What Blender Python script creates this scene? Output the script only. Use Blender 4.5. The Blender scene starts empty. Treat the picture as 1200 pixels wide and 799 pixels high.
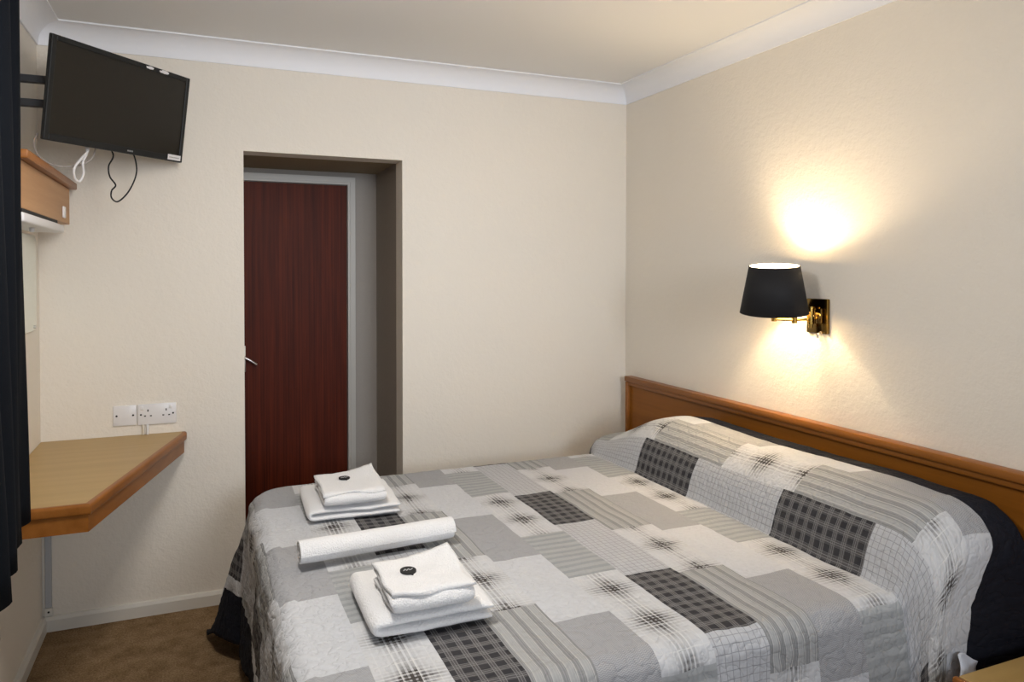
import bpy, bmesh, math, random
from mathutils import Vector, Matrix, noise
C = bpy.context.scene.collection
scene = bpy.context.scene
PI = math.pi
random.seed(7)

# ------------------------------------------------------------------ camera
cam_d = bpy.data.cameras.new('camera'); cam = bpy.data.objects.new('camera', cam_d); C.objects.link(cam)
YAW, PITCH, ROLL = 0.39905, -0.01925, 0.00124
fw = Vector((math.sin(YAW)*math.cos(PITCH), math.cos(YAW)*math.cos(PITCH), math.sin(PITCH)))
r0 = Vector((math.cos(YAW), -math.sin(YAW), 0)); u0 = r0.cross(fw)
rr = r0*math.cos(ROLL)+u0*math.sin(ROLL); uu = -r0*math.sin(ROLL)+u0*math.cos(ROLL)
M = Matrix((rr, uu, -fw)).transposed().to_4x4(); M.translation = Vector((-2.08272, -3.38705, 1.42677))
cam.matrix_world = M
cam_d.sensor_fit = 'HORIZONTAL'; cam_d.sensor_width = 36.0
cam_d.lens = 868.48*36/1200; cam_d.shift_y = (333.45-399.5)/1200; cam_d.clip_start = 0.05
scene.camera = cam

# ------------------------------------------------------------------ view, world, large lights
vs = scene.view_settings
scene.display_settings.display_device = 'sRGB'
vs.view_transform = 'Standard'; vs.look = 'None'; vs.gamma = 1.0; vs.use_curve_mapping = False
vs.exposure = 0.07
world = bpy.data.worlds.new('world'); scene.world = world; world.use_nodes = True
bg = world.node_tree.nodes['Background']; bg.inputs[0].default_value = (0.80, 0.88, 1.0, 1); bg.inputs[1].default_value = 0.34

def area(name, loc, target, size, power, col, size_y=None):
    l = bpy.data.lights.new(name, 'AREA'); l.energy = power; l.color = col; l.size = size
    if size_y: l.shape = 'RECTANGLE'; l.size_y = size_y
    else: l.shape = 'DISK'
    o = bpy.data.objects.new(name, l); C.objects.link(o); o.location = loc
    o.rotation_euler = (Vector(target)-Vector(loc)).to_track_quat('-Z', 'Y').to_euler()
    return o
pd = bpy.data.lights.new('ceiling_lamp_light', 'POINT'); pd.energy = 21; pd.color = (1.0, 0.95, 0.89); pd.shadow_soft_size = 0.13
pdo = bpy.data.objects.new('ceiling_lamp_light', pd); C.objects.link(pdo); pdo.location = (-1.90, -1.85, 2.07)
area('ceiling_lamp_downlight', (-2.0, -1.75, 2.2), (-2.0, -1.75, 0), 0.25, 7, (1.0, 0.95, 0.89))
fill = area('front_fill', (-1.1, -5.0, 1.75), (-0.95, 0.0, 1.55), 0.9, 9.3, (0.86, 0.92, 1.0), 0.9)  # added unseen fill light behind the camera, beamed at the back wall
fill.data.spread = math.radians(64)

# ------------------------------------------------------------------ materials
def nm(name, col=(0.8, 0.8, 0.8), rough=0.6, metal=0.0, spec=0.5):
    m = bpy.data.materials.new(name); m.use_nodes = True
    b = m.node_tree.nodes['Principled BSDF']
    b.inputs['Base Color'].default_value = (*col, 1); b.inputs['Roughness'].default_value = rough
    b.inputs['Metallic'].default_value = metal; b.inputs['Specular IOR Level'].default_value = spec
    return m
class NT:
    def __init__(s, m): s.m = m; s.t = m.node_tree; s.b = s.t.nodes['Principled BSDF']
    def n(s, typ, **k):
        nd = s.t.nodes.new(typ)
        for a, v in k.items(): setattr(nd, a, v)
        return nd
    def L(s, a, b): s.t.links.new(a, b)
    def val(s, sock, v):
        if hasattr(v, 'is_output'): s.L(v, sock)
        else: sock.default_value = v
    def math(s, op, a, b=0.0, c=None, clamp=False):
        nd = s.n('ShaderNodeMath', operation=op, use_clamp=clamp)
        s.val(nd.inputs[0], a); s.val(nd.inputs[1], b)
        if c is not None: s.val(nd.inputs[2], c)
        return nd.outputs[0]
    def coord(s, which='Object'): return s.n('ShaderNodeTexCoord').outputs[which]
    def mapping(s, vec, scale=(1, 1, 1)):
        nd = s.n('ShaderNodeMapping'); s.L(vec, nd.inputs[0]); nd.inputs['Scale'].default_value = scale
        return nd.outputs[0]
    def noise(s, vec, scale, detail=3, rough=0.5):
        nd = s.n('ShaderNodeTexNoise'); s.L(vec, nd.inputs['Vector']); nd.inputs['Scale'].default_value = scale
        nd.inputs['Detail'].default_value = detail; nd.inputs['Roughness'].default_value = rough
        return nd.outputs['Fac']
    def ramp(s, fac, stops):
        nd = s.n('ShaderNodeValToRGB'); s.L(fac, nd.inputs[0]); e = nd.color_ramp.elements
        while len(e) < len(stops): e.new(0.5)
        for x, (p, c) in zip(e, stops): x.position = p; x.color = (*c, 1)
        return nd.outputs[0]
    def mix(s, fac, a, b):
        nd = s.n('ShaderNodeMix', data_type='RGBA')
        s.val(nd.inputs[0], fac)
        for i, v in ((6, a), (7, b)):
            if hasattr(v, 'is_output'): s.L(v, nd.inputs[i])
            else: nd.inputs[i].default_value = (*v, 1)
        return nd.outputs[2]
    def bump(s, h, strength=0.3, dist=0.002):
        nd = s.n('ShaderNodeBump'); s.L(h, nd.inputs['Height'])
        nd.inputs['Strength'].default_value = strength; nd.inputs['Distance'].default_value = dist
        s.L(nd.outputs[0], s.b.inputs['Normal'])
    def col(s, c): s.L(c, s.b.inputs['Base Color'])

def plaster(name, col):
    m = nm(name, col, 0.75, spec=0.3); t = NT(m); v = t.coord()
    h = t.math('ADD', t.noise(v, 38, 3, 0.55), t.math('MULTIPLY', t.noise(v, 110, 2), 0.5))
    t.bump(h, 0.55, 0.004)
    t.col(t.mix(t.noise(v, 1.6, 3), tuple(c*0.97 for c in col), tuple(min(1, c*1.03) for c in col)))
    return m
M_wall = plaster('cream_textured_plaster', (0.84, 0.785, 0.700))
M_ceil = nm('ceiling_paint', (0.87, 0.87, 0.87), 0.8)
M_coving = nm('white_coving_paint', (0.90, 0.91, 0.95), 0.6)
M_gloss = nm('white_gloss_paint', (0.74, 0.71, 0.65), 0.35)
M_lobby = plaster('shade_darkened_lobby_plaster', (0.40, 0.365, 0.33))  # wall plaster darkened: the lobby's shade is put into its colour
M_frame = nm('shade_darkened_frame_paint', (0.55, 0.525, 0.48), 0.4)  # white frame paint toned down to carry the shade of the lobby
M_lobby_side = plaster('shade_darkened_lobby_side', (0.40, 0.36, 0.31))  # side wall plaster painted darker to stand for the recess shade
M_lobby_ceil = plaster('shade_darkened_lobby_ceiling', (0.36, 0.29, 0.19))  # shade under the lobby ceiling painted in as dark brown

def carpet():
    m = nm('beige_carpet', (0.3, 0.2, 0.12), 0.95, spec=0.1); t = NT(m); v = t.coord()
    n1 = t.noise(v, 160, 3, 0.7); n2 = t.noise(v, 14, 4, 0.6)
    f = t.math('ADD', t.math('MULTIPLY', n1, 0.6), t.math('MULTIPLY', n2, 0.4))
    t.col(t.ramp(f, [(0.32, (0.12, 0.072, 0.033)), (0.5, (0.27, 0.175, 0.092)), (0.68, (0.43, 0.305, 0.18))]))
    t.bump(n1, 0.8, 0.006)
    return m
M_carpet = carpet()

def wood(name, c1, c2, axis, rough=0.4, scale=1.0, stripe=False):
    # axis: direction in which the grain runs
    m = nm(name, c1, rough); t = NT(m); v = t.coord()
    sc = [22*scale]*3; sc['xyz'.index(axis)] = 1.2*scale
    vv = t.mapping(v, tuple(sc))
    n1 = t.noise(vv, 1.0, 5, 0.6)
    if stripe:
        n2 = t.noise(t.mapping(v, tuple(c*(4 if c > 2 else 0.6) for c in sc)), 1.0, 2, 0.5)
        n1 = t.math('ADD', t.math('MULTIPLY', n1, 0.55), t.math('MULTIPLY', n2, 0.45))
    t.col(t.ramp(n1, [(0.30, c1), (0.70, c2)]))
    return m
M_door = wood('red_mahogany_veneer', (0.040, 0.0055, 0.0020), (0.150, 0.024, 0.007), 'z', 0.5, 1.3, True)
M_door.node_tree.nodes['Principled BSDF'].inputs['Specular IOR Level'].default_value = 0.15
M_head = wood('orange_brown_veneer', (0.21, 0.070, 0.006), (0.31, 0.108, 0.012), 'y', 0.42)
M_lip = wood('orange_brown_edging', (0.23, 0.078, 0.010), (0.34, 0.125, 0.024), 'y', 0.36)
M_lam = wood('light_oak_laminate', (0.41, 0.265, 0.092), (0.47, 0.31, 0.115), 'x', 0.38)
M_pelmet = wood('pelmet_veneer', (0.46, 0.235, 0.095), (0.56, 0.31, 0.14), 'y', 0.5)
M_black = nm('black_plastic', (0.010, 0.011, 0.012), 0.5, spec=0.35)
M_screen = nm('dark_screen', (0.012, 0.0095, 0.0065), 0.33, spec=0.35)
M_blackmetal = nm('black_metal', (0.012, 0.014, 0.02), 0.45)
M_white = nm('white_plastic', (0.80, 0.79, 0.80), 0.3)
M_dark = nm('dark_hole', (0.01, 0.01, 0.01), 0.7)
M_grey = nm('grey_print', (0.35, 0.35, 0.35), 0.5)
M_brass = nm('polished_brass', (0.62, 0.40, 0.10), 0.16, 1.0)
M_brassdark = nm('dark_brass', (0.23, 0.145, 0.045), 0.12, 1.0)  # darker brass tone for the backplate and hinge block
M_steel = nm('brushed_steel', (0.70, 0.68, 0.64), 0.3, 1.0)
M_cord = nm('cream_flex', (0.72, 0.66, 0.55), 0.5)
M_greycord = nm('grey_flex', (0.42, 0.38, 0.36), 0.5)
M_mirror = nm('mirror_glass', (0.80, 0.86, 0.82), 0.04, 1.0)

def fabric(name, c1, c2, scale=260, rough=0.95, bs=0.6, dist=0.002):
    m = nm(name, c1, rough, spec=0.15); t = NT(m); v = t.coord()
    n1 = t.noise(v, scale, 2, 0.6)
    t.col(t.mix(n1, c1, c2)); t.bump(n1, bs, dist)
    m.node_tree.nodes['Principled BSDF'].inputs['Sheen Weight'].default_value = 0.15
    return m
M_towel = fabric('white_terry_cloth', (0.84, 0.84, 0.86), (0.90, 0.90, 0.90), 240, bs=0.9, dist=0.004)
M_curtain = fabric('dark_navy_curtain', (0.0022, 0.0035, 0.006), (0.0042, 0.006, 0.010), 300, bs=0.3)
M_curtain.node_tree.nodes['Principled BSDF'].inputs['Sheen Weight'].default_value = 0.0
M_divan = fabric('black_divan_cloth', (0.010, 0.010, 0.012), (0.02, 0.02, 0.022), 200)
M_sheet = fabric('white_sheet', (0.60, 0.64, 0.72), (0.66, 0.70, 0.78), 200, bs=0.2)

def quilt(name, build, bs=0.75):
    """build(t, x, y) -> colour socket; x, y are cloth coordinates in metres"""
    m = nm(name, (0.5, 0.5, 0.5), 0.85, spec=0.2); t = NT(m)
    uv = t.n('ShaderNodeUVMap').outputs[0]
    sp = t.n('ShaderNodeSeparateXYZ'); t.L(uv, sp.inputs[0])
    c = build(t, sp.outputs[0], sp.outputs[1], uv)
    t.col(c)
    # vermicelli quilting: wandering stitched channels
    nz = t.n('ShaderNodeTexNoise'); t.L(uv, nz.inputs['Vector']); nz.inputs['Scale'].default_value = 26; nz.inputs['Detail'].default_value = 2
    d = t.math('ABSOLUTE', t.math('SUBTRACT', nz.outputs['Fac'], 0.5))
    ch = t.math('POWER', t.math('MULTIPLY', d, 7.0, clamp=True), 0.5)
    nz2 = t.noise(uv, 70, 2)
    h = t.math('ADD', ch, t.math('MULTIPLY', nz2, 0.6))
    t.bump(h, bs*0.9, 0.0036)
    return m
def tri(t, x, period, off=0.0):         # 0..1 distance from the line centre
    f = t.math('FRACT', t.math('DIVIDE', t.math('ADD', x, off+50*period), period))
    return t.math('MULTIPLY', t.math('ABSOLUTE', t.math('SUBTRACT', f, 0.5)), 2.0)
def line(t, x, period, width, off=0.0):  # 1 on a line
    return t.math('LESS_THAN', tri(t, x, period, off), width)
def q_plain(c1, c2, sc=90):
    return lambda t, x, y, uv: t.mix(t.noise(uv, sc, 3), c1, c2)
def q_grey(t, x, y, uv):
    z = t.math('ADD', y, t.math('MULTIPLY', tri(t, x, 0.012), 0.004))
    return t.mix(line(t, z, 0.0045, 0.5), (0.32, 0.325, 0.34), (0.44, 0.445, 0.465))
def q_bands(t, x, y, uv):
    a = t.mix(line(t, y, 0.034, 0.45), (0.35, 0.365, 0.375), (0.42, 0.435, 0.445))
    return t.mix(t.math('MULTIPLY', line(t, y, 0.017, 0.12), 0.6), a, (0.44, 0.445, 0.445))
def q_stripe(t, x, y, uv):
    a = t.mix(line(t, x, 0.0367, 0.42), (0.27, 0.275, 0.28), (0.40, 0.405, 0.41))
    a = t.mix(line(t, x, 0.0184, 0.13, 0.003), a, (0.50, 0.50, 0.49))
    return t.mix(t.math('MULTIPLY', line(t, x, 0.0061, 0.3), 0.35), a, (0.50, 0.50, 0.49))
def q_grid(t, x, y, uv):
    g = t.math('MAXIMUM', line(t, x, 0.01838, 0.10), line(t, y, 0.01838, 0.10))
    base = t.mix(t.noise(uv, 120, 2), (0.47, 0.48, 0.505), (0.58, 0.59, 0.615))
    return t.mix(t.math('MULTIPLY', g, 0.62), base, (0.22, 0.22, 0.24))
def q_dark(t, x, y, uv):
    cx_, cy_ = tri(t, x, 0.0367), tri(t, y, 0.0367)
    a = t.math('GREATER_THAN', cx_, 0.42); b = t.math('GREATER_THAN', cy_, 0.42)
    dk = t.math('MULTIPLY', a, b)
    c = t.mix(t.math('MULTIPLY', t.math('ADD', a, b), 0.5), (0.105, 0.100, 0.102), (0.080, 0.077, 0.080))
    c = t.mix(t.math('MULTIPLY', dk, t.math('ADD', 0.35, t.noise(uv, 12, 2))), c, (0.035, 0.035, 0.040))
    l = t.math('MAXIMUM', t.math('MULTIPLY', line(t, x, 0.0061, 0.22), t.math('LESS_THAN', cx_, 0.50)),
               t.math('MULTIPLY', line(t, y, 0.0061, 0.22), t.math('LESS_THAN', cy_, 0.50)))
    return t.mix(t.math('MULTIPLY', l, 0.36), c, (0.50, 0.50, 0.50))
COLW = 0.147
def q_burst(t, x, y, uv):
    base = t.mix(t.noise(uv, 60, 3), (0.57, 0.58, 0.60), (0.67, 0.68, 0.70))
    # crossing brushed bands, darkest where they meet; x across the patch, y along it
    fx = tri(t, x, COLW, 0.0)            # 0 in the column centre
    wob = t.math('MULTIPLY', t.math('SUBTRACT', t.noise(uv, 9, 2), 0.5), 0.03)
    fy = tri(t, t.math('ADD', y, wob), 0.1925, 0.06375)
    def g(v, k): return t.math('POWER', 2.718, t.math('MULTIPLY', t.math('MULTIPLY', v, v), -k))
    gx, gy, wx, wy = g(fx, 7.0), g(fy, 9.0), g(fx, 1.6), g(fy, 2.4)
    brk = t.math('MULTIPLY_ADD', t.noise(t.mapping(uv, (1, 1, 1)), 48, 3), 1.9, -0.35, clamp=True)
    lx = t.math('GREATER_THAN', tri(t, x, 0.0125), 0.40); ly = t.math('GREATER_THAN', tri(t, y, 0.0125), 0.40)
    # bands along the patch, bands across it, and the smudge where they cross
    a = t.math('MULTIPLY', t.math('MULTIPLY', lx, gx), t.math('MULTIPLY_ADD', wy, 0.62, 0.20))
    b = t.math('MULTIPLY', t.math('MULTIPLY', ly, gy), t.math('MULTIPLY_ADD', wx, 0.85, 0.03))
    sm_ = t.math('MULTIPLY', t.math('MULTIPLY', gx, gy), 0.20)
    f = t.math('MULTIPLY', t.math('ADD', t.math('ADD', a, b), sm_), t.math('MULTIPLY_ADD', brk, 1.15, 0.22), clamp=True)
    c = t.mix(f, base, (0.070, 0.062, 0.058))
    wl = t.math('MULTIPLY', t.math('MAXIMUM', line(t, x, 0.0368, 0.075, 0.0), line(t, y, 0.0481, 0.06, 0.015)), t.math('ADD', wx, 0.0))
    return t.mix(t.math('MULTIPLY', wl, 0.7), c, (0.74, 0.74, 0.73))
QM = {
    'E': quilt('quilt_pale', q_plain((0.545, 0.56, 0.59), (0.655, 0.67, 0.70))),
    'B': quilt('quilt_herringbone_grey', q_grey),
    'G': quilt('quilt_banded_grey', q_bands),
    'C': quilt('quilt_striped', q_stripe),
    'D': quilt('quilt_windowpane', q_grid),
    'A': quilt('quilt_dark_plaid', q_dark, 0.5),
    'F': quilt('quilt_brushed_plaid', q_burst),
    'K': quilt('quilt_navy_border', q_plain((0.006, 0.007, 0.012), (0.016, 0.018, 0.028)), 1.0),
}

for m_ in (M_head, M_lip): m_.node_tree.nodes['Principled BSDF'].inputs['Specular IOR Level'].default_value = 0.28

# ------------------------------------------------------------------ mesh helpers
def obj(name, bm, mat, parent=None, smooth=False, sharp=40):
    me = bpy.data.meshes.new(name)
    bmesh.ops.recalc_face_normals(bm, faces=bm.faces)
    bm.to_mesh(me); bm.free()
    mats = mat if isinstance(mat, (list, tuple)) else [mat]
    for x in mats: me.materials.append(x)
    if smooth:
        for p in me.polygons: p.use_smooth = True
        try: me.set_sharp_from_angle(angle=math.radians(sharp))
        except Exception: pass
    o = bpy.data.objects.new(name, me); C.objects.link(o)
    if parent: o.parent = parent
    return o
def thing(name, label, cat, loc=(0, 0, 0), rotz=0, group=None):
    o = bpy.data.objects.new(name, None); C.objects.link(o); o.empty_display_size = 0.05
    o.location = loc; o.rotation_euler = (0, 0, rotz); o['label'] = label; o['category'] = cat
    if group: o['group'] = group
    return o
def tag(o, label, cat, group=None):
    o['label'] = label; o['category'] = cat
    if group: o['group'] = group
    return o
def struct(o, label=None):
    o['kind'] = 'structure'
    if label: o['label'] = label
    return o
def box(bm, x0, x1, y0, y1, z0, z1, bev=0.0, seg=2):
    m = Matrix.Translation(((x0+x1)/2, (y0+y1)/2, (z0+z1)/2)) @ Matrix.Diagonal((abs(x1-x0), abs(y1-y0), abs(z1-z0), 1))
    r = bmesh.ops.create_cube(bm, size=1, matrix=m)
    if bev:
        es = list({e for v in r['verts'] for e in v.link_edges})
        bmesh.ops.bevel(bm, geom=es, offset=bev, segments=seg, affect='EDGES', profile=0.5)
def prism(bm, pts, z0, z1):
    a = [bm.verts.new((x, y, z0)) for x, y in pts]; b = [bm.verts.new((x, y, z1)) for x, y in pts]
    n = len(pts); bm.faces.new(a[::-1]); bm.faces.new(b)
    for i in range(n): bm.faces.new((a[i], a[(i+1) % n], b[(i+1) % n], b[i]))
def cyl(bm, p0, p1, r0_, r1_=None, seg=20, caps=True):
    p0, p1 = Vector(p0), Vector(p1); d = p1-p0
    q = d.to_track_quat('Z', 'Y').to_matrix().to_4x4(); q.translation = (p0+p1)/2
    bmesh.ops.create_cone(bm, cap_ends=caps, segments=seg, radius1=r0_, radius2=r0_ if r1_ is None else r1_, depth=d.length, matrix=q)
def catmull(pts, n=8):
    P = [Vector(p) for p in pts]; P = [P[0]*2-P[1]]+P+[P[-1]*2-P[-2]]; out = []
    for i in range(1, len(P)-2):
        for k in range(n):
            t = k/n; a, b, c, d = P[i-1:i+3]
            out.append(0.5*((2*b)+(c-a)*t+(2*a-5*b+4*c-d)*t*t+(3*b-a-3*c+d)*t**3))
    out.append(P[-2]); return out
def tube(bm, pts, r, seg=8, n=8):
    P = catmull(pts, n); rings = []; up = Vector((0.13, 0.31, 0.94))
    for i, p in enumerate(P):
        d = (P[min(i+1, len(P)-1)]-P[max(i-1, 0)]).normalized()
        a = d.cross(up).normalized(); b = d.cross(a).normalized()
        rings.append([bm.verts.new(p+(a*math.cos(2*PI*k/seg)+b*math.sin(2*PI*k/seg))*r) for k in range(seg)])
    for A, B in zip(rings, rings[1:]):
        for k in range(seg): bm.faces.new((A[k], A[(k+1) % seg], B[(k+1) % seg], B[k]))
    bm.faces.new(rings[0][::-1]); bm.faces.new(rings[-1])
def sweep_profile(bm, prof, path_pts):
    """prof: list of 2D (out, z); path: list of (origin xy, outdir xy) -> open strip with thickness none"""
    rings = []
    for (ox, oy), (dx, dy) in path_pts:
        rings.append([bm.verts.new((ox+dx*a, oy+dy*a, z)) for a, z in prof])
    n = len(prof)
    for A, B in zip(rings, rings[1:]):
        for k in range(n): bm.faces.new((A[k], A[(k+1) % n], B[(k+1) % n], B[k]))
    bm.faces.new(rings[0]); bm.faces.new(rings[-1][::-1])

# ------------------------------------------------------------------ the room
W = 2.661; CZ = 2.385; COVE = 2.30; YN = -5.6
DX0, DX1, DZ = -1.906, -1.2095, 1.938
LBX0, LBX1, LBY, LBZ = -2.25, -1.19, 0.64, 1.95
T = 0.12
bm = bmesh.new(); box(bm, -W-T, T, YN, LBY+T, -0.06, 0.0); struct(obj('floor', bm, M_carpet))
bm = bmesh.new(); box(bm, -W-T, T, YN, T, CZ, CZ+0.1); struct(obj('ceiling', bm, M_ceil))
bm = bmesh.new(); box(bm, 0, T, YN, T, 0, CZ); struct(obj('wall_right', bm, M_wall))
bm = bmesh.new(); box(bm, -W-T, -W, YN, T, 0, CZ); struct(obj('wall_left', bm, M_wall))
bm = bmesh.new()     # back wall with a plain opening, one solid
xs = [-W, DX0, DX1, 0]
pts = [(-W, 0), (DX0, 0), (DX0, DZ), (DX1, DZ), (DX1, 0), (0, 0), (0, CZ), (-W, CZ)]
f = bm.faces.new([bm.verts.new((x, 0, z)) for x, z in pts])
r = bmesh.ops.extrude_face_region(bm, geom=[f])
bmesh.ops.translate(bm, vec=(0, T, 0), verts=[v for v in r['geom'] if isinstance(v, bmesh.types.BMVert)])
struct(obj('wall_back', bm, M_wall))
bm = bmesh.new()
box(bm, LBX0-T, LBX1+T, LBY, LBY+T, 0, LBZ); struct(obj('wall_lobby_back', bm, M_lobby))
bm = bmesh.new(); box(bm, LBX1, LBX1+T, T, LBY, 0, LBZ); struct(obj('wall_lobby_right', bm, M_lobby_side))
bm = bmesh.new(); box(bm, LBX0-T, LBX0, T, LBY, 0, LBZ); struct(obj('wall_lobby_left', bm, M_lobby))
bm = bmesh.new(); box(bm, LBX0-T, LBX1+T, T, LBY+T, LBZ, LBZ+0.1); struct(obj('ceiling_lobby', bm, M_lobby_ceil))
# coving: concave quarter with small fillets
S = CZ-COVE
cp = [(0, COVE), (0.006, COVE), (0.006, COVE+0.006)]
for k in range(9):
    a = k/8*PI/2; cp.append((0.006+(S-0.012)*(1-math.cos(a)), COVE+0.006+(S-0.012)*math.sin(a)))
cp += [(S+0.002, CZ-0.006), (S+0.002, CZ), (0, CZ)]
def cove(name, pth):
    b = bmesh.new(); sweep_profile(b, cp, pth); struct(obj(name, b, M_coving, smooth=True, sharp=35))
cove('trim_1', [((-W, 0), (1, -1)), ((0, 0), (-1, -1))])
cove('trim_2', [((0, 0), (-1, -1)), ((0, YN), (-1, 0))])
cove('trim_3', [((-W, 0), (1, -1)), ((-W, YN), (1, 0))])
bp = [(0, 0), (0.016, 0), (0.016, 0.045), (0.010, 0.058), (0, 0.06)]
def base(name, pth):
    b = bmesh.new(); sweep_profile(b, bp, pth); struct(obj(name, b, M_gloss))
base('baseboard_back', [((-W, 0), (1, -1)), ((DX0, 0), (0, -1))])
base('baseboard_back_right', [((DX1, 0), (0, -1)), ((0, 0), (-1, -1))])
base('baseboard_left', [((-W, 0), (1, -1)), ((-W, YN), (1, 0))])
base('baseboard_right', [((0, 0), (-1, -1)), ((0, YN), (-1, 0))])
# door in the lobby
bm = bmesh.new(); box(bm, -1.962, -1.353, LBY-0.012, LBY+0.02, 0.005, 1.879, 0.002, 1)
door = struct(obj('door_1', bm, M_door), 'dark red mahogany door seen through the opening')
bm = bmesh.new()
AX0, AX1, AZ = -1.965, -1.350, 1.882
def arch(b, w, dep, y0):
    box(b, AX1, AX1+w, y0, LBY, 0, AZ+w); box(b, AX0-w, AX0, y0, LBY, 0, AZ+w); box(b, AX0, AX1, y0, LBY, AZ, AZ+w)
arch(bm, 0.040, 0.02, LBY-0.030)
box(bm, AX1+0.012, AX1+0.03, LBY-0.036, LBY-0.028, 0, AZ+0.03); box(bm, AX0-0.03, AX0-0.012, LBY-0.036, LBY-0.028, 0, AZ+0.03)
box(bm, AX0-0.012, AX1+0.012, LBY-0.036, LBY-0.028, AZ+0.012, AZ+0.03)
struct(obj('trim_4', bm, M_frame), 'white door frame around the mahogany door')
bm = bmesh.new(); box(bm, -1.900, -1.868, LBY-0.018, LBY-0.012, 0.905, 1.040, 0.003)
hp = obj('handle_plate', bm, M_steel, door, True)
bm = bmesh.new(); cyl(bm, (-1.885, LBY-0.015, 0.985), (-1.885, LBY-0.055, 0.985), 0.008)
tube(bm, [(-1.888, LBY-0.052, 0.987), (-1.865, LBY-0.056, 0.978), (-1.84, LBY-0.056, 0.962), (-1.818, LBY-0.053, 0.946)], 0.0075, 12)
obj('door_handle', bm, M_steel, door, True)

# ------------------------------------------------------------------ bed
bed = thing('bed', 'double divan bed with headboard end against the right wall, under the patchwork bedspread', 'bed', (-1.0, -1.23, 0))
bm = bmesh.new(); box(bm, -0.90, 0.93, -0.77, 0.77, 0.03, 0.33, 0.015); obj('divan_base', bm, M_divan, bed, True)
bm = bmesh.new(); box(bm, -0.89, 0.93, -0.76, 0.76, 0.331, 0.575, 0.04, 4); obj('mattress', bm, M_sheet, bed, True)
for sx in (-0.8, 0.8):
    for sy in (-0.65, 0.65):
        bm = bmesh.new(); cyl(bm, (sx, sy, 0.0), (sx, sy, 0.029), 0.022); obj('castor', bm, M_black, bed, True)

# bedspread -----------------------------------------------------------
ZT = 0.60
hump = [(0.0, -0.44, 0.0), (0.062, -0.425, 0.060), (0.132, -0.398, 0.125), (0.196, -0.355, 0.173), (0.262, -0.300, 0.206),
        (0.322, -0.245, 0.210), (0.395, -0.172, 0.204), (0.455, -0.110, 0.197), (0.512, -0.052, 0.188)]
SEAM, HEADEND = -0.395, -0.512
def lerp_tab(tab, t):
    if t <= tab[0][0]: return tab[0][1:]
    for (a, *p), (b, *q) in zip(tab, tab[1:]):
        if t <= b:
            f = (t-a)/(b-a); return tuple(x+(y-x)*f for x, y in zip(p, q))
    return tab[-1][1:]
def sm(a, b, t):
    t = max(0, min(1, (t-a)/(b-a))); return t*t*(3-2*t)
def profile(s):      # cloth coordinate along the bed -> x, hump height
    if s >= 0.03: return -0.44-s, 0.0
    acc = [0, 0]
    for k in range(-3, 4):       # small smoothing
        t = s+k*0.012
        x, z = (-0.44-t, 0.0) if t > 0 else lerp_tab(hump, -t)
        acc[0] += x/7; acc[1] += z/7
    return acc[0], acc[1]
FOOT = 1.43          # s where the foot edge lies (x = -1.91)
RF = 0.055
DROP, BORD = 0.525, 0.17
YFAR, YNEAR = -0.475, -2.005
def drop(d, r, flare):
    if d <= 0: return 0.0, 0.0
    if d < r*PI/2: return r*math.sin(d/r), r*(1-math.cos(d/r))
    e = d-r*PI/2; return r+flare*e, r+e*math.sqrt(1-flare*flare)
def cloth(s, b):
    x, hz = profile(s)
    wgt = sm(0.0, 0.20, hz)                         # 1 on the pillows
    yf = YFAR+0.07*wgt; yn = YNEAR+0.03*wgt
    # height over the bed
    m = 0.30+0.70*sm(-0.34, -0.84, b) if b > -0.80 else 1.0
    m *= 1.0+0.02*math.sin(b*7.0+1.0)
    z = ZT+hz*m
    RC = 0.10
    os_ = max(0.0, s-(FOOT-RC))
    if b > -1.2: ob = max(0.0, b-(yf-RC)); sg = 1; edge = yf; ro = RF+0.07*wgt
    else: ob = max(0.0, (yn+RC)-b); sg = -1; edge = yn; ro = RF+0.095*wgt
    nrm = math.hypot(os_, ob); dd = (os_**3.2+ob**3.2)**(1/3.2)-RC
    if nrm > 1e-6: ds, db = os_/nrm, ob/nrm
    else: ds, db = 0.0, 0.0
    px = x; py = b
    wob = noise.noise(Vector((s*7, b*7, 3.1)))*0.0045+noise.noise(Vector((s*19, b*19, 1.3)))*0.0018
    if dd > 0:
        r_ = ro if db > 0.5 else RF
        corner = (4*ds*ds*db*db)**0.6
        if os_ > 0 and ds > db: wave = math.sin(b*8.5)*0.5+math.sin(b*17+1)*0.25
        else: wave = math.sin(s*9+0.5)*0.5+math.sin(s*21+2)*0.3
        fl = (0.05+0.045*wave if ds > db else 0.10+0.05*wave)+0.35*corner+(-0.05 if wgt > 0.3 else 0)
        fl = max(0.02, min(0.5, fl))
        if sg < 0 and ob > 0:
            k = 0.62+0.38*wgt
            dd = dd if dd < 0.22 else 0.22+(dd-0.22)*k
        h, v = drop(dd, r_, fl)
        cx = (-0.44-(FOOT-RC)) if os_ > 0 else x
        cy = ((yf-RC) if sg > 0 else (yn+RC)) if ob > 0 else b
        px = cx-ds*(RC+h); py = cy+sg*db*(RC+h)
        z -= v
        if ob > 0 and s < 0.30 and sg < 0:            # near end of the pillows: the seam hangs towards the foot
            k = sm(-0.512, -0.395, s)*(1-sm(-0.395, -0.03, s))
            px -= (0.125*sm(0.02, 0.24, v)+0.16*max(0, v-0.2))*k
        wob *= 1.7
        px += -ds*wob; py += sg*db*wob
        rip = noise.noise(Vector((s*34, b*34, 7.0)))*0.0050+noise.noise(Vector((s*60, b*60, 2.0)))*0.0014
        px += -ds*rip; py += sg*db*rip
    else:
        z += wob*0.8
        if s > 0: z -= 0.004*sm(FOOT-0.25, FOOT, s)
    if db > 0: z += 0.0
    # tucked groove in front of the pillows
    z -= 0.014*math.exp(-((s+0.005)/0.022)**2)*(1 if dd <= 0.02 else 0.3)
    return px, py, max(z, 0.02)
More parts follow.
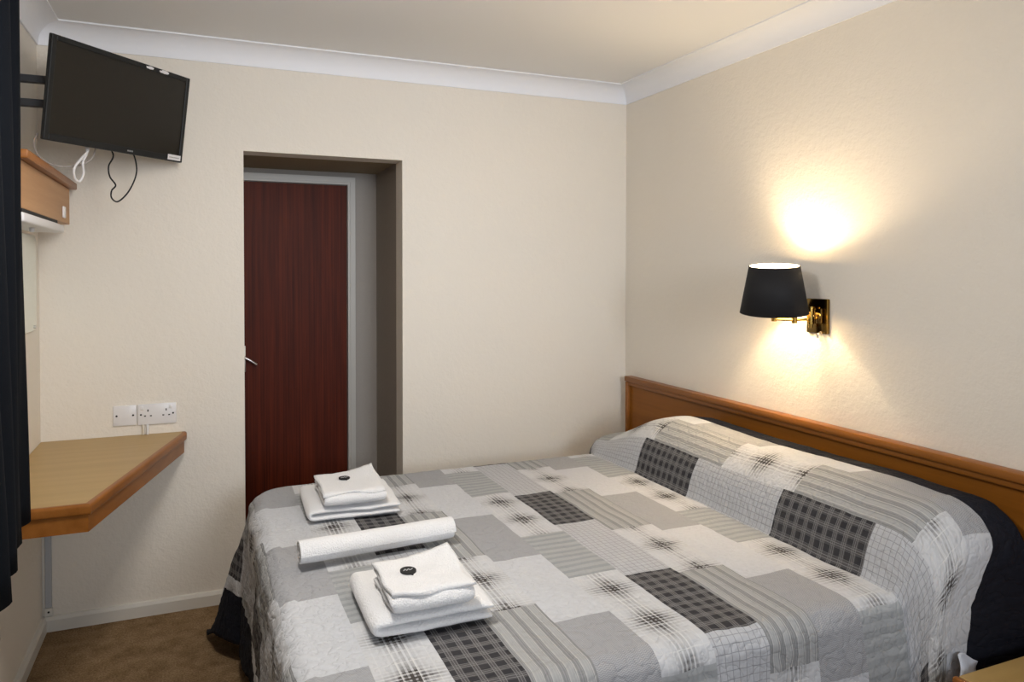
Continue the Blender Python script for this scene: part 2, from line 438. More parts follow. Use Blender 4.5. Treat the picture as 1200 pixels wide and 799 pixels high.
SLOPE = 0.05; P = 0.77
STARTS = {0: (('F', -0.83), ('G', -1.28)), 1: (('E', -0.645), ('B', -1.03)), 2: (('C', -0.925), ('F', -1.345)), 3: (('A', -0.88), ('D', -1.225))}
def shear(s):
    if s < 0: return 0.075
    return SLOPE*(-0.44-(math.floor(s/COLW)+0.5)*COLW+0.51)
def patch(s, b):
    col = math.floor(s/COLW); xc = -0.44-(col+0.5)*COLW
    (n1, b1), (n2, b2) = STARTS[col % 4]
    # column 0 is F/G, 1 E/B, 2 C/F, 3 A/D ; every fourth column drifts towards the viewer
    t = (b1-b+shear(s)) % P
    return n1 if t < (b1-b2) else n2
svals = []
s = HEADEND
while s < SEAM-1e-6: svals.append(s); s += 0.0117
svals.append(SEAM)
n = 7
s = SEAM
while s < -2*COLW-1e-6: s += (SEAM*-1-2*COLW)/n; svals.append(min(s, -2*COLW))
svals = sorted(set(round(v, 5) for v in svals))
k = -2*COLW
STEP = COLW/12
total_s = FOOT+RF*0.57+DROP
i = 1
while k+i*STEP < total_s: svals.append(round(k+i*STEP, 5)); i += 1
bvals = []
b = YNEAR-0.76
while b < YFAR+DROP+0.03: bvals.append(b); b += 0.0105
slast, bfirst, blast = svals[-1], bvals[0], bvals[-1]
bm = bmesh.new(); uvl = bm.loops.layers.uv.new('UVMap')
grid = [[bm.verts.new(cloth(s, b)) for b in bvals] for s in svals]
keys = list(QM)
for i in range(len(svals)-1):
    for j in range(len(bvals)-1):
        f = bm.faces.new((grid[i][j], grid[i+1][j], grid[i+1][j+1], grid[i][j+1]))
        sc, bc = (svals[i]+svals[i+1])/2, (bvals[j]+bvals[j+1])/2
        if sc < SEAM or sc > slast-BORD or bc < bfirst+BORD or bc > blast-BORD: key = 'K'
        else: key = patch(sc, bc)
        f.material_index = keys.index(key)
        for lp, (a, c) in zip(f.loops, ((i, j), (i+1, j), (i+1, j+1), (i, j+1))):
            lp[uvl].uv = (svals[a], bvals[c]-shear(sc))
me = bpy.data.meshes.new('bedspread'); bm.to_mesh(me); bm.free()
for q in keys: me.materials.append(QM[q])
for p in me.polygons: p.use_smooth = True
bs = bpy.data.objects.new('bedspread', me); C.objects.link(bs)
sol = bs.modifiers.new('thickness', 'SOLIDIFY'); sol.thickness = 0.006; sol.offset = 0
tag(bs, 'grey and white patchwork quilted bedspread with a black border, spread over the bed', 'bedspread')

# corner of the white sheet showing beside the nightstand
bm = bmesh.new(); g = []
for i in range(7):
    row = []
    for j in range(7):
        u, v = i/6, j/6
        x = -0.392+0.068*u+0.02*v; z = 0.440+0.045*v*(1-0.5*u)+0.006*math.sin(u*5); y = -2.172-0.006*math.sin(u*4+v*3)+0.02*v
        row.append(bm.verts.new((x+1.0, y+1.23, z)))
    g.append(row)
for i in range(6):
    for j in range(6): bm.faces.new((g[i][j], g[i+1][j], g[i+1][j+1], g[i][j+1]))
o = obj('sheet_corner', bm, M_sheet, bed, True, 180); o['label'] = 'pale sheet corner poking out'
so = o.modifiers.new('thick', 'SOLIDIFY'); so.thickness = 0.002

# headboard -----------------------------------------------------------
hb = thing('headboard', 'wide orange-brown wooden headboard with raised edge, on the right wall behind the bed', 'headboard', (0, -1.25, 0))
HY0, HY1, HZ = 1.185, -1.40, 0.878
bm = bmesh.new(); box(bm, -0.024, -0.001, HY1+0.01, HY0-0.005, 0.12, HZ-0.01); obj('panel', bm, M_head, hb)
bm = bmesh.new()
box(bm, -0.047, -0.001, HY1, HY0, HZ-0.026, HZ, 0.004)
box(bm, -0.038, -0.0245, HY1+0.01, HY0-0.002, HZ-0.046, HZ-0.0265, 0.004)
obj('top_rail', bm, M_lip, hb, True)
bm = bmesh.new(); box(bm, -0.042, -0.001, HY0-0.022, HY0, 0.12, HZ-0.027, 0.004)
obj('side_rail', bm, M_lip, hb, True)
bm = bmesh.new(); box(bm, -0.042, -0.001, HY1, HY1+0.022, 0.12, HZ-0.027, 0.004)
obj('side_rail', bm, M_lip, hb, True)
for yy in (0.9, -1.1):
    bm = bmesh.new(); box(bm, -0.022, -0.002, yy-0.03, yy+0.03, 0.0, 0.119); obj('leg', bm, M_head, hb)

# nightstand ----------------------------------------------------------
ns = thing('nightstand', 'light oak topped nightstand with brown edging beside the bed, cropped by the frame', 'nightstand', (-0.24, -2.45, 0))
bm = bmesh.new(); box(bm, -0.195, 0.188, -0.24, 0.250, 0.446, 0.470, 0.002); obj('top', bm, M_lam, ns)
bm = bmesh.new()
box(bm, -0.212, -0.1955, -0.25, 0.256, 0.440, 0.4702, 0.006, 3); obj('edging', bm, M_lip, ns, True)
bm = bmesh.new(); box(bm, -0.185, 0.186, -0.225, 0.235, 0.02, 0.4455); obj('body', bm, M_head, ns)
bm = bmesh.new(); box(bm, -0.199, -0.1855, -0.215, 0.225, 0.27, 0.43, 0.003); dr = obj('drawer', bm, M_head, ns, True)
bm = bmesh.new(); bmesh.ops.create_uvsphere(bm, u_segments=16, v_segments=10, radius=0.014, matrix=Matrix.Translation((-0.212, 0.005, 0.35))); obj('knob', bm, M_brass, dr, True)
bm = bmesh.new(); box(bm, -0.199, -0.1855, -0.215, 0.225, 0.04, 0.26, 0.003); obj('door', bm, M_head, ns, True)
for sx in (-0.17, 0.17):
    for sy in (-0.21, 0.22):
        bm = bmesh.new(); box(bm, sx-0.012, sx+0.012, sy-0.012, sy+0.012, 0, 0.0195); obj('foot', bm, M_black, ns)

# ------------------------------------------------------------------ towels
def ribbon_towel(L, D, t, layers, seed, axis='x', over=0.0):
    """towel folded in layers; the fold is rounded at the -x end, cross-section swept along y"""
    pts = []; z = t/2; dirn = -1
    for k in range(layers):
        a, b_ = (L/2, -L/2+t*0.8) if dirn < 0 else (-L/2+t*0.8, L/2-over*(k > 0)-0.004*k)
        if k == 0: a = L/2-0.006
        if k > 1: a, b_ = (L/2-0.006, -L/2+0.010)
        n_ = 14
        for i in range(n_+1): pts.append((a+(b_-a)*i/n_, z))
        if k < layers-1:
            cx = b_; cz = z+t/2; R_ = t/2
            for i in range(1, 7):
                an = PI*i/7; pts.append((cx+dirn*R_*1.5*math.sin(an), cz-R_*math.cos(an)))
            z += t; dirn *= -1
    # offset both sides
    N = len(pts); bm = bmesh.new(); ny = 26; rings = []
    for j in range(ny+1):
        y = -D/2+D*j/ny; e = min(j, ny-j)/2.0
        tk = t*0.47*(1-0.55*math.exp(-e*1.6))
        ring = []; up = []; dn = []
        for i, (x, zz) in enumerate(pts):
            x0, z0 = pts[max(i-1, 0)]; x1, z1 = pts[min(i+1, N-1)]
            dx, dz = x1-x0, z1-z0; l = math.hypot(dx, dz) or 1; nx, nz = -dz/l, dx/l
            en = min(i, N-1-i); tt = tk*(1-0.45*math.exp(-en*1.2))
            w = noise.noise(Vector((x*16+seed, y*16, zz*30)))*0.0055*(1 if zz > t else 0.2)
            w += noise.noise(Vector((x*55+seed, y*55, zz*60)))*0.0016
            yy = y+noise.noise(Vector((x*11, seed*3.0+(j > ny/2)*5, zz*45)))*0.007*math.exp(-e*0.7)
            zb = zz+w
            up.append((x+nx*tt, yy, max(0.0005, zb+nz*tt))); dn.append((x-nx*tt, yy, max(0.0005, zb-nz*tt)))
        rings.append([bm.verts.new(v) for v in up+dn[::-1]])
    n_ = len(rings[0])
    for A, B in zip(rings, rings[1:]):
        for k in range(n_): bm.faces.new((A[k], A[(k+1) % n_], B[(k+1) % n_], B[k]))
    h = n_//2
    for R_, fl in ((rings[0], 0), (rings[-1], 1)):
        for k in range(h-1):
            q = (R_[k], R_[k+1], R_[n_-2-k], R_[n_-1-k]); bm.faces.new(q if fl else q[::-1])
    return bm
ZB = 0.6085
def bath_towel(loc, rz, L, D, t, seed, label):
    o = obj('bath_towel', ribbon_towel(L, D, t, 2, seed), M_towel, smooth=True, sharp=180)
    sd = o.modifiers.new('soft', 'SUBSURF'); sd.levels = 1; sd.render_levels = 1
    o.location = loc; o.rotation_euler = (0, 0, rz); tag(o, label, 'towel', 'folded bath towels on the bed'); return o
def hand_towel(loc, rz, L, D, t, seed, label, markx, marky):
    # folded so that the rounded fold faces the viewer (local -y)
    root = thing('hand_towel', label, 'towel', loc, rz, 'folded hand towels on the bath towels')
    o = obj('folded_cloth', ribbon_towel(D, L, t, 2, seed), M_towel, root, smooth=True, sharp=180)
    sd = o.modifiers.new('soft', 'SUBSURF'); sd.levels = 1; sd.render_levels = 1
    o.rotation_euler = (0, 0, PI/2)
    # thin top flap with a lifted far corner
    bm = bmesh.new(); n_ = 22; g = []
    for i in range(n_+1):
        row = []
        for j in range(n_+1):
            u, v = i/n_, j/n_; x = (-0.5+u)*L*1.0; y = (-0.5+v)*D*0.97+0.0
            y += 0.005*math.sin(u*9+seed)*(1-v)
            x += 0.003*math.sin(v*8+seed)
            z = 2*t+0.004+0.003*noise.noise(Vector((x*18, y*18, seed)))+0.0012*noise.noise(Vector((x*60, y*60, seed)))+0.016*max(0, (u+v-1.35))**1.5*3
            z -= 0.010*max(0, 0.06-v)/0.06*(0.5+0.5*math.sin(u*7+seed*2))
            row.append(bm.verts.new((x, y, z)))
        g.append(row)
    for i in range(n_):
        for j in range(n_): bm.faces.new((g[i][j], g[i+1][j], g[i+1][j+1], g[i][j+1]))
    o = obj('top_flap', bm, M_towel, root, smooth=True, sharp=180)
    so = o.modifiers.new('thick', 'SOLIDIFY'); so.thickness = 0.006; so.offset = 0
    # black oval badge with a small tail and white script
    zt = 2*t+0.0115
    bm = bmesh.new(); vs_ = []
    for k in range(28):
        a = 2*PI*k/28; vs_.append((markx+0.019*math.cos(a), marky+0.022*math.sin(a)))
    vs_ = [(x, y-0.007 if i == 22 else y) for i, (x, y) in enumerate(vs_)]
    prism(bm, vs_, zt-0.003, zt)
    bd = obj('badge', bm, M_black, root)
    bm = bmesh.new()
    tube(bm, [(markx-0.012, marky-0.003, zt+0.0003), (markx-0.006, marky+0.006, zt+0.0003), (markx-0.004, marky-0.003, zt+0.0003), (markx+0.002, marky+0.006, zt+0.0003), (markx+0.004, marky-0.002, zt+0.0003), (markx+0.012, marky+0.005, zt+0.0003)], 0.0008, 5, 5)
    obj('script', bm, M_white, bd)
    return root
bath_towel((-1.588, -1.640, ZB), -0.015, 0.285, 0.300, 0.025, 1.0, 'folded white bath towel under the nearer hand towel, nearest the camera')
hand_towel((-1.600, -1.692, ZB+0.0525), 0.0, 0.195, 0.205, 0.021, 2.0, 'small folded white hand towel with black badge, on the bath towel nearest the camera', -0.030, 0.012)
bath_towel((-1.602, -0.790, ZB), -0.04, 0.305, 0.325, 0.0215, 3.0, 'folded white bath towel on the far side of the rolled towel, toward the doorway')
hand_towel((-1.612, -0.835, ZB+0.0475), -0.01, 0.205, 0.245, 0.0195, 4.0, 'small folded white hand towel with black badge, on the far bath towel by the doorway', -0.012, 0.035)
# rolled towel
bm = bmesh.new(); turns = 3.6; npt = 90; rr0, rr1 = 0.006, 0.0345; LR = 0.455; ny = 30; rings = []
for j in range(ny+1):
    x = -LR/2+LR*j/ny; e = min(j, ny-j); ring = []
    for sd_ in (1, -1):
        seq = range(npt+1) if sd_ > 0 else range(npt, -1, -1)
        for i in seq:
            a = turns*2*PI*i/npt-0.6; R_ = rr0+(rr1-rr0)*i/npt
            th = 0.0033*(1-0.4*math.exp(-e*1.2))
            R2 = R_+sd_*th+0.0015*noise.noise(Vector((x*14, math.cos(a), math.sin(a))))
            off = 0.006*noise.noise(Vector((i*0.04, 2.0 if j > ny/2 else 7.0, 0)))*math.exp(-e*0.6)
            ring.append(bm.verts.new((x+off, R2*math.cos(a), 0.039+R2*math.sin(a)*0.95)))
    rings.append(ring)
n_ = len(rings[0])
for A, B in zip(rings, rings[1:]):
    for k in range(n_): bm.faces.new((A[k], A[(k+1) % n_], B[(k+1) % n_], B[k]))
for R_ in (rings[0], rings[-1]):
    for k in range(npt): bm.faces.new((R_[k], R_[k+1], R_[n_-2-k], R_[n_-1-k]))
o = obj('rolled_towel', bm, M_towel, smooth=True, sharp=60)
o.location = (-1.608, -1.272, ZB-0.002); o.rotation_euler = (0, 0, 0.075)
tag(o, 'white towel rolled into a cylinder, between the two folded towel stacks', 'towel')

# ------------------------------------------------------------------ corner desk
dk = thing('corner_desk', 'light oak wall-hung corner desk with orange-brown edging under the sockets', 'desk', (-W, 0, 0.66))
poly = [(0.001, -0.001), (0.001, -0.955), (0.285, -0.955), (0.525, -0.03), (0.525, -0.001)]
def inset(pl_, d):   # pull in the three free edges
    return [(0.001, -0.001), (0.001, -0.955+d), (0.285-d*0.78, -0.955+d), (0.525-d*1.03, -0.03), (0.525-d*1.03, -0.001)]
bm = bmesh.new(); prism(bm, inset(poly, 0.018), 0.066, 0.0905); obj('top', bm, M_lam, dk)
def edge_strip(b, o_, i_, z0, z1, bev):
    po, pi = inset(poly, o_), inset(poly, i_)
    A = [po[1], po[2], po[3], po[4]]; B = [pi[1], pi[2], pi[3], pi[4]]
    for k in range(3):
        q = [A[k], A[k+1], B[k+1], B[k]]
        lo = [b.verts.new((x, y, z0)) for x, y in q]; hi = [b.verts.new((x, y, z1)) for x, y in q]
        fs = [b.faces.new(lo[::-1]), b.faces.new(hi)]
        for i in range(4): fs.append(b.faces.new((lo[i], lo[(i+1) % 4], hi[(i+1) % 4], hi[i])))
        if bev:
            es = [e for e in fs[2].edges if abs(e.verts[0].co.z-e.verts[1].co.z) < 1e-6]
            bmesh.ops.bevel(b, geom=es, offset=bev, segments=4, affect='EDGES', profile=0.5)
bm = bmesh.new(); edge_strip(bm, 0.0, 0.0182, 0.058, 0.0905, 0.009); obj('edging', bm, M_lip, dk, True, 50)
bm = bmesh.new(); edge_strip(bm, 0.010, 0.028, 0.008, 0.0575, 0); obj('apron', bm, M_lip, dk)

# sockets ----------------------------------------------------------------
def plate(bm, x0, x1, z0, z1):
    box(bm, x0, x1, -0.0095, -0.0005, z0, z1, 0.003, 2)
sk = thing('blank_socket', 'square white wall plate with two screws, left of the double socket', 'socket', (-2.366, 0, 0.834))
bm = bmesh.new(); plate(bm, -0.043, 0.043, -0.041, 0.041); obj('plate', bm, M_white, sk, True)
for sx in (-0.030, 0.030):
    bm = bmesh.new(); cyl(bm, (sx, -0.0095, 0.0), (sx, -0.0112, 0.0), 0.0038, seg=12); obj('screw', bm, M_dark, sk)
ds_ = thing('double_socket', 'white double power socket on the back wall above the corner desk', 'socket', (-2.2475, 0, 0.833))
bm = bmesh.new(); plate(bm, -0.0725, 0.0725, -0.0425, 0.0425); obj('plate', bm, M_white, ds_, True)
for sx in (-0.060, 0.060):
    bm = bmesh.new(); cyl(bm, (sx, -0.0095, 0.0), (sx, -0.0112, 0.0), 0.0036, seg=12); obj('screw', bm, M_dark, ds_)
for sx in (-0.034, 0.034):
    for (ox, oz, w_, h_) in ((0, 0.016, 0.0045, 0.009), (-0.011, -0.006, 0.007, 0.0045), (0.011, -0.006, 0.007, 0.0045)):
        bm = bmesh.new(); box(bm, sx+ox-w_/2, sx+ox+w_/2, -0.0100, -0.0090, oz-h_/2, oz+h_/2); obj('pin_hole', bm, M_dark, ds_)
for sx in (-0.056, 0.050):
    bm = bmesh.new(); box(bm, sx-0.006, sx+0.006, -0.013, -0.0093, 0.020, 0.036, 0.0015); obj('switch', bm, M_white, ds_, True)
for q, (cx_, lb) in enumerate(((-2.300, 'left of the two short cream cables between double socket and desk'), (-2.284, 'right of the two short cream cables between double socket and desk'))):
    bm = bmesh.new(); tube(bm, [(cx_, -0.007, 0.792), (cx_+0.001, -0.010, 0.775), (cx_, -0.0075, 0.7515)], 0.005, 10)
    tag(obj('cable', bm, (M_cord, M_white)[q], smooth=True), lb, 'cable')

# trunking in the corner under the desk
tr = thing('cable_trunking', 'pale vertical cable trunking in the corner under the desk', 'trunking', (-2.640, 0, 0.06))
bm = bmesh.new(); box(bm, -0.010, 0.012, -0.013, -0.0005, 0.035, 0.606, 0.002); obj('channel', bm, nm('pale_grey_plastic', (0.46, 0.47, 0.49), 0.5), tr)
bm = bmesh.new(); box(bm, -0.013, 0.016, -0.017, -0.0005, 0.002, 0.034, 0.003); cpv = obj('end_cap', bm, M_gloss, tr)
bm = bmesh.new(); cyl(bm, (0.002, -0.017, 0.02), (0.002, -0.0185, 0.02), 0.004, seg=10); obj('screw', bm, M_dark, cpv)

# ------------------------------------------------------------------ television
TVY, TVT, TVR = 0.898, 0.146, 0.019
tv = thing('television', 'black flat television tilted on a two-bar wall bracket in the top left corner', 'television', (-2.332, -0.350, 2.023))
rx = Vector((math.cos(TVY), math.sin(TVY), 0))
nv = Vector((math.sin(TVY)*math.cos(TVT), -math.cos(TVY)*math.cos(TVT), -math.sin(TVT)))
ux = rx.cross(-nv)
c_, s_ = math.cos(TVR), math.sin(TVR)
rx, ux = rx*c_+ux*s_, ux*c_-rx*s_
TM = Matrix((rx, nv, ux)).transposed().to_4x4()      # local x right, y out of screen, z up
tv.rotation_mode = 'QUATERNION'; tv.rotation_quaternion = Matrix((rx, -nv, ux)).transposed().to_quaternion()
# local frame now: x right, -y out of the screen, z up
TW, TH = 0.639, 0.340
bm = bmesh.new()
box(bm, -TW/2, TW/2, 0.0, 0.010, -TH/2, TH/2, 0.003, 2)
box(bm, -TW/2+0.015, TW/2-0.015, 0.0095, 0.026, -TH/2+0.015, TH/2-0.015, 0.008, 2)
box(bm, -TW/2+0.06, TW/2-0.06, 0.0255, 0.055, -TH/2+0.05, TH/2-0.05, 0.012, 2)
obj('casing', bm, M_black, tv, True)
bm = bmesh.new()     # bezel frame standing slightly proud
bw, bt, bb = 0.019, 0.019, 0.024
box(bm, -TW/2+0.001, -TW/2+bw, -0.006, -0.0002, -TH/2+0.001, TH/2-0.001, 0.002, 1); box(bm, TW/2-bw, TW/2-0.001, -0.006, -0.0002, -TH/2+0.001, TH/2-0.001, 0.002, 1)
box(bm, -TW/2+bw, TW/2-bw, -0.006, -0.0002, TH/2-bt, TH/2-0.001, 0.002, 1); box(bm, -TW/2+bw, TW/2-bw, -0.006, -0.0002, -TH/2+0.001, -TH/2+bb, 0.002, 1)
obj('bezel', bm, M_black, tv)
bm = bmesh.new(); box(bm, -TW/2+bw, TW/2-bw, -0.002, -0.0003, -TH/2+bb, TH/2-bt); obj('screen', bm, M_screen, tv)
bm = bmesh.new(); box(bm, 0.236, 0.306, -0.0072, -0.0062, -TH/2+0.006, -TH/2+0.027); lb = obj('sticker', bm, M_white, tv)
bm = bmesh.new()
for k in range(9): box(bm, 0.244+k*0.006, 0.248+k*0.006, -0.0078, -0.0073, -TH/2+0.014, -TH/2+0.018)
obj('print', bm, M_grey, lb)
def blob(name, x0, x1, z0, z1, seed):
    random.seed(seed); bm = bmesh.new(); N = 16; pts = []
    for k in range(N):
        a = 2*PI*k/N; q = 0.75+0.4*random.random(); pts.append(((x0+x1)/2+(x1-x0)/2*q*math.cos(a), (z0+z1)/2+(z1-z0)/2*q*math.sin(a)))
    vs1 = [bm.verts.new((x, -0.0072, z)) for x, z in pts]; vs2 = [bm.verts.new((x, -0.0062, z)) for x, z in pts]
    bm.faces.new(vs1); bm.faces.new(vs2[::-1])
    for k in range(N): bm.faces.new((vs1[k], vs2[k], vs2[(k+1) % N], vs1[(k+1) % N]))
    o = obj(name, bm, M_white, tv); o['label'] = 'torn white sticker scrap on the top bezel'
blob('sticker_scrap', 0.080, 0.122, TH/2-0.015, TH/2-0.004, 3); blob('sticker_scrap', 0.150, 0.198, TH/2-0.016, TH/2-0.003, 5)
bm = bmesh.new()
for k, (a, b_) in enumerate(((0, 0.006), (0.008, 0.013), (0.015, 0.020), (0.022, 0.026))):
    box(bm, 0.030+a, 0.030+b_, -0.0072, -0.0062, -TH/2+0.009, -TH/2+0.0145, 0.0008, 1)
obj('badge', bm, M_grey, tv)
# bracket, part of the television; built in world axes and brought into the television's frame
TI = (Matrix.Translation((-2.332, -0.350, 2.023)) @ Matrix((rx, -nv, ux)).transposed().to_4x4()).inverted()
def tvpart(name, b, m):
    bmesh.ops.transform(b, matrix=TI, verts=b.verts); return obj(name, b, m, tv)
bm = bmesh.new(); box(bm, -W+0.0005, -W+0.012, -0.55, -0.45, 1.92, 2.12, 0.003); tvpart('wall_plate', bm, M_blackmetal)
for z_ in (2.057, 1.978):
    bm = bmesh.new(); box(bm, -W+0.0125, -2.478, -0.512, -0.488, z_-0.0125, z_+0.0125, 0.002); tvpart('bracket_arm', bm, M_blackmetal)
bm = bmesh.new(); box(bm, -0.17, 0.06, 0.0265, 0.070, -0.06, 0.09, 0.003); obj('mounting_plate', bm, M_blackmetal, tv)
# cables under the television: points in the television's own plane (px offsets turned into metres)
def tvp(x, z, y=0.02): return tuple(Vector((-2.332, -0.350, 2.023))+rx*x-nv*y+ux*z)
bm = bmesh.new(); tube(bm, [tvp(0.00, -0.150, 0.05), tvp(0.005, -0.185, 0.03), tvp(-0.022, -0.225), tvp(-0.012, -0.262), tvp(0.018, -0.290), tvp(0.002, -0.312), tvp(0.005, -0.338), tvp(0.035, -0.350), tvp(0.075, -0.318), tvp(0.103, -0.270), tvp(0.112, -0.225), tvp(0.108, -0.180, 0.03), tvp(0.105, -0.150, 0.05)], 0.0028, 8)
tag(obj('cable', bm, M_black, smooth=True), 'thin black cable looping down below the television', 'cable')
bm = bmesh.new(); tube(bm, [tvp(-0.105, -0.150, 0.05), tvp(-0.108, -0.180, 0.03), tvp(-0.145, -0.215), tvp(-0.168, -0.250), tvp(-0.160, -0.285), tvp(-0.140, -0.290), tvp(-0.128, -0.262), tvp(-0.135, -0.225), tvp(-0.112, -0.185, 0.03), tvp(-0.108, -0.150, 0.05)], 0.0042, 8)
tag(obj('cable', bm, M_white, smooth=True), 'thick white cable looped under the left half of the television', 'cable')
bm = bmesh.new(); tube(bm, [tvp(-0.285, -0.150, 0.06), tvp(-0.285, -0.190, 0.07), tvp(-0.250, -0.228, 0.08), tvp(-0.190, -0.248, 0.08), tvp(-0.110, -0.240, 0.07), tvp(-0.060, -0.205, 0.06), tvp(-0.050, -0.155, 0.055)], 0.0032, 8)
tag(obj('cable', bm, M_greycord, smooth=True), 'slack grey cable hanging in a wide shallow loop behind the white cable', 'cable')

# ------------------------------------------------------------------ pelmet, strip light and mirror on the left wall
pe = thing('wooden_pelmet', 'wooden box pelmet with overhanging top board high on the left wall', 'pelmet', (-W, -0.10, 1.60))
bm = bmesh.new(); box(bm, 0.0, 0.120, -0.86, 0.0, 0.0, 0.136, 0.002, 1); obj('front_panel', bm, M_pelmet, pe)
bm = bmesh.new(); box(bm, 0.0, 0.142, -0.865, 0.030, 0.1365, 0.162, 0.004, 2); obj('top_board', bm, M_lip, pe, True)
bm = bmesh.new(); box(bm, 0.1203, 0.128, -0.172, -0.134, 0.016, 0.058, 0.003, 2); obj('switch', bm, M_white, pe, True)
sl = thing('strip_light', 'white strip light fitting with pull switch under the wooden pelmet', 'light', (-W, -0.29, 1.56))
bm = bmesh.new(); box(bm, 0.03, 0.130, -0.665, 0.0, 0.0, 0.028, 0.006, 3); obj('housing', bm, M_white, sl, True)
bm = bmesh.new(); box(bm, 0.035, 0.1195, -0.64, -0.07, 0.0282, 0.0397); obj('gap', bm, M_dark, sl)
bm = bmesh.new(); cyl(bm, (0.09, -0.34, -0.001), (0.09, -0.34, -0.014), 0.009, 0.006, 14); obj('pull_switch', bm, M_white, sl, True)
mr = thing('wall_mirror', 'frameless mirror with rounded lower corner on the left wall below the pelmet', 'mirror', (-W, -0.50, 1.20))
bm = bmesh.new(); pts = []
my0, my1, mz0, mz1, mr_ = -0.45, 0.41, 0.0, 0.355, 0.03
for (cy, cz, a0) in ((my1-mr_, mz0+mr_, -PI/2), (my1-mr_, mz1-mr_, 0), (my0+mr_, mz1-mr_, PI/2), (my0+mr_, mz0+mr_, PI)):
    for k in range(7): a = a0+PI/2*k/6; pts.append((cy+mr_*math.cos(a), cz+mr_*math.sin(a)))
A = [bm.verts.new((0.001, y, z)) for y, z in pts]; B = [bm.verts.new((0.007, y, z)) for y, z in pts]
bm.faces.new(A); bm.faces.new(B[::-1])
for k in range(len(pts)): bm.faces.new((A[k], A[(k+1) % len(pts)], B[(k+1) % len(pts)], B[k]))
obj('glass', bm, M_mirror, mr)
bm = bmesh.new(); cyl(bm, (0.007, 0.375, 0.012), (0.011, 0.375, 0.012), 0.006, seg=14); obj('mirror_clip', bm, M_steel, mr, True)

# ------------------------------------------------------------------ curtain
bm = bmesh.new(); L = []
ny = 180
for j in range(ny+1):
    t = j/ny; y = -1.02-1.6*t
    ph = t*2*PI*8.5
    row = []
    nz = 26
    for i in range(nz+1):
        h = i/nz; z = 0.74+(2.31-0.74)*h
        amp = 0.024*(1-0.25*h)
        xb = -2.545+0.19*min(t, 0.5)*(1-h*0.75)
        x = xb+amp*math.sin(ph+0.9+0.25*math.sin(z*3))+0.006*math.sin(ph*2.3+z*2)
        yy = y+0.014*math.cos(ph)+0.055*h*(1-t)*0.15
        if i == 0: z -= 0.004*math.sin(ph*1.3)
        row.append(bm.verts.new((x, yy, z)))
    L.append(row)
for A, B in zip(L, L[1:]):
    for k in range(len(A)-1): bm.faces.new((A[k], B[k], B[k+1], A[k+1]))
o = obj('curtain', bm, M_curtain, smooth=True, sharp=180)
so = o.modifiers.new('thick', 'SOLIDIFY'); so.thickness = 0.003
tag(o, 'dark navy curtain hanging in folds at the left edge of the picture', 'curtain')
cr = thing('curtain_rail', 'white curtain rail on the left wall carrying the navy curtain', 'rail', (-W, -1.8, 2.29))
bm = bmesh.new(); box(bm, 0.07, 0.16, -0.85, 0.79, 0.0205, 0.035); obj('track', bm, M_white, cr)
for yy in (-0.6, 0.6):
    bm = bmesh.new(); box(bm, 0.0005, 0.10, yy-0.01, yy+0.01, -0.03, 0.0203); obj('wall_bracket', bm, M_white, cr)

# ------------------------------------------------------------------ wall lamp
LY, LX = -1.267, -0.150
lamp = thing('wall_lamp', 'brass swing-arm wall lamp with black tapered shade, lit above the headboard', 'lamp', (0, -1.334, 1.262))
def lp(x, y, z): return (x, y+1.334, z-1.262)
bm = bmesh.new(); box(bm, -0.012, -0.0005, -0.051, 0.051, -0.063, 0.063, 0.003, 2); bp_ = obj('backplate', bm, M_brassdark, lamp, True)
bm = bmesh.new(); box(bm, -0.0155, -0.0122, -0.051, -0.039, -0.063, 0.063, 0.001, 1); obj('edge_strip', bm, M_brass, bp_)
bm = bmesh.new()
cyl(bm, (-0.030, 0.012, -0.030), (-0.030, 0.012, 0.034), 0.013); cyl(bm, (-0.013, 0.0, 0.0), (-0.028, 0.010, 0.0), 0.010)
cyl(bm, (-0.030, 0.012, -0.042), (-0.030, 0.012, -0.0302), 0.007); obj('pivot', bm, M_brass, lamp, True)
bm = bmesh.new(); box(bm, -0.030, -0.0125, -0.036, -0.006, -0.026, 0.028, 0.003); obj('hinge_block', bm, M_brassdark, lamp, True)
bm = bmesh.new(); cyl(bm, (-0.026, -0.02, -0.0635), (-0.026, -0.02, -0.078), 0.005); cyl(bm, (-0.012, -0.02, -0.058), (-0.026, -0.02, -0.064), 0.004)
obj('switch_knob', bm, M_steel, lamp, True)
AZ_ = 1.262-1.262
bm = bmesh.new()
e1 = Vector(lp(-0.085, -1.300, 1.247)); e2 = Vector(lp(LX, LY, 1.250))
cyl(bm, (-0.030, 0.012, -0.012), e1, 0.0052); cyl(bm, e1+Vector((0, 0, -0.012)), e1+Vector((0, 0, 0.012)), 0.010)
cyl(bm, e1, e2, 0.0052); cyl(bm, e2+Vector((0, 0, -0.008)), e2+Vector((0, 0, 0.012)), 0.009)
obj('arm', bm, M_brass, lamp, True)
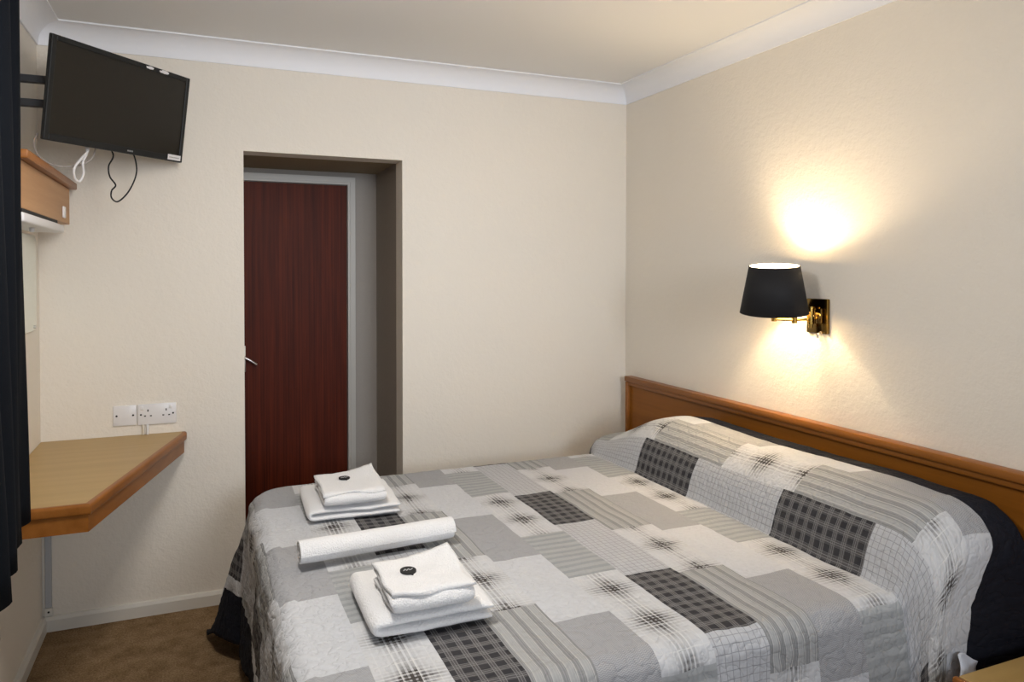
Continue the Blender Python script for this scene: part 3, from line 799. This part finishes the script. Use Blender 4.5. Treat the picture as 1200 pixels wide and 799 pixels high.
# tilt: top leans towards the camera
dcam = Vector((-2.08+0.15, -3.387+1.267, 0)).normalized()
TILT = 0.115
ax = Vector((0, 0, 1)).cross(dcam)
SR = Matrix.Translation(Vector(lp(LX, LY, 1.262))) @ Matrix.Rotation(TILT, 4, ax)
SH, R1, R0 = 0.172, 0.087, 0.119
def shade_mesh(r_bot, r_top, z0, z1):
    b = bmesh.new(); seg = 56; A = []; B = []
    for k in range(seg):
        a = 2*PI*k/seg; A.append(b.verts.new((r_bot*math.cos(a), r_bot*math.sin(a), z0))); B.append(b.verts.new((r_top*math.cos(a), r_top*math.sin(a), z1)))
    for k in range(seg): b.faces.new((A[k], A[(k+1) % seg], B[(k+1) % seg], B[k]))
    return b
bm = shade_mesh(R0, R1, 0.012, 0.012+SH)
bmesh.ops.transform(bm, matrix=SR, verts=bm.verts)
m_sh = nm('black_shade_cloth', (0.012, 0.012, 0.014), 0.7, spec=0.3)
tt = NT(m_sh); tr_ = tt.n('ShaderNodeBsdfTranslucent'); tr_.inputs[0].default_value = (0.20, 0.13, 0.05, 1)
mx = tt.n('ShaderNodeMixShader'); mx.inputs[0].default_value = 0.06
tt.L(tt.b.outputs[0], mx.inputs[1]); tt.L(tr_.outputs[0], mx.inputs[2]); tt.L(mx.outputs[0], tt.t.nodes['Material Output'].inputs[0])
sh = obj('lamp_shade', bm, m_sh, lamp, True, 180)
so = sh.modifiers.new('thick', 'SOLIDIFY'); so.thickness = 0.0015; so.offset = 1
bm = shade_mesh(R0-0.0025, R1-0.0025, 0.0125, 0.0115+SH); bmesh.ops.transform(bm, matrix=SR, verts=bm.verts)
obj('shade_lining', bm, nm('white_lining', (0.85, 0.80, 0.68), 0.8), sh, True, 180)
bm = bmesh.new()
for k in range(3):
    a = 2*PI*k/3; cyl(bm, (0.012*math.cos(a), 0.012*math.sin(a), 0.05), ((R0-0.014)*math.cos(a), (R0-0.014)*math.sin(a), 0.03), 0.0012, seg=6)
cyl(bm, (0, 0, -0.004), (0, 0, 0.062), 0.014); bmesh.ops.transform(bm, matrix=SR, verts=bm.verts)
obj('lamp_holder', bm, M_brass, lamp, True)
m_b = nm('lit_bulb', (1, 0.9, 0.7), 0.3); bb_ = m_b.node_tree.nodes['Principled BSDF']
bb_.inputs['Emission Color'].default_value = (1.0, 0.78, 0.48, 1); bb_.inputs['Emission Strength'].default_value = 30
bm = bmesh.new(); bmesh.ops.create_uvsphere(bm, u_segments=20, v_segments=14, radius=0.022, matrix=Matrix.Translation((0, 0.012, 0.088)))
bmesh.ops.transform(bm, matrix=SR, verts=bm.verts); obj('bulb', bm, m_b, lamp, True)
pl_ = bpy.data.lights.new('bulb_light', 'POINT'); pl_.energy = 13.0; pl_.color = (1.0, 0.78, 0.50); pl_.shadow_soft_size = 0.024
po = bpy.data.objects.new('bulb_light', pl_); C.objects.link(po); po.parent = lamp; po.location = SR @ Vector((0, 0, 0.122))+Vector((0, 0.028, 0))
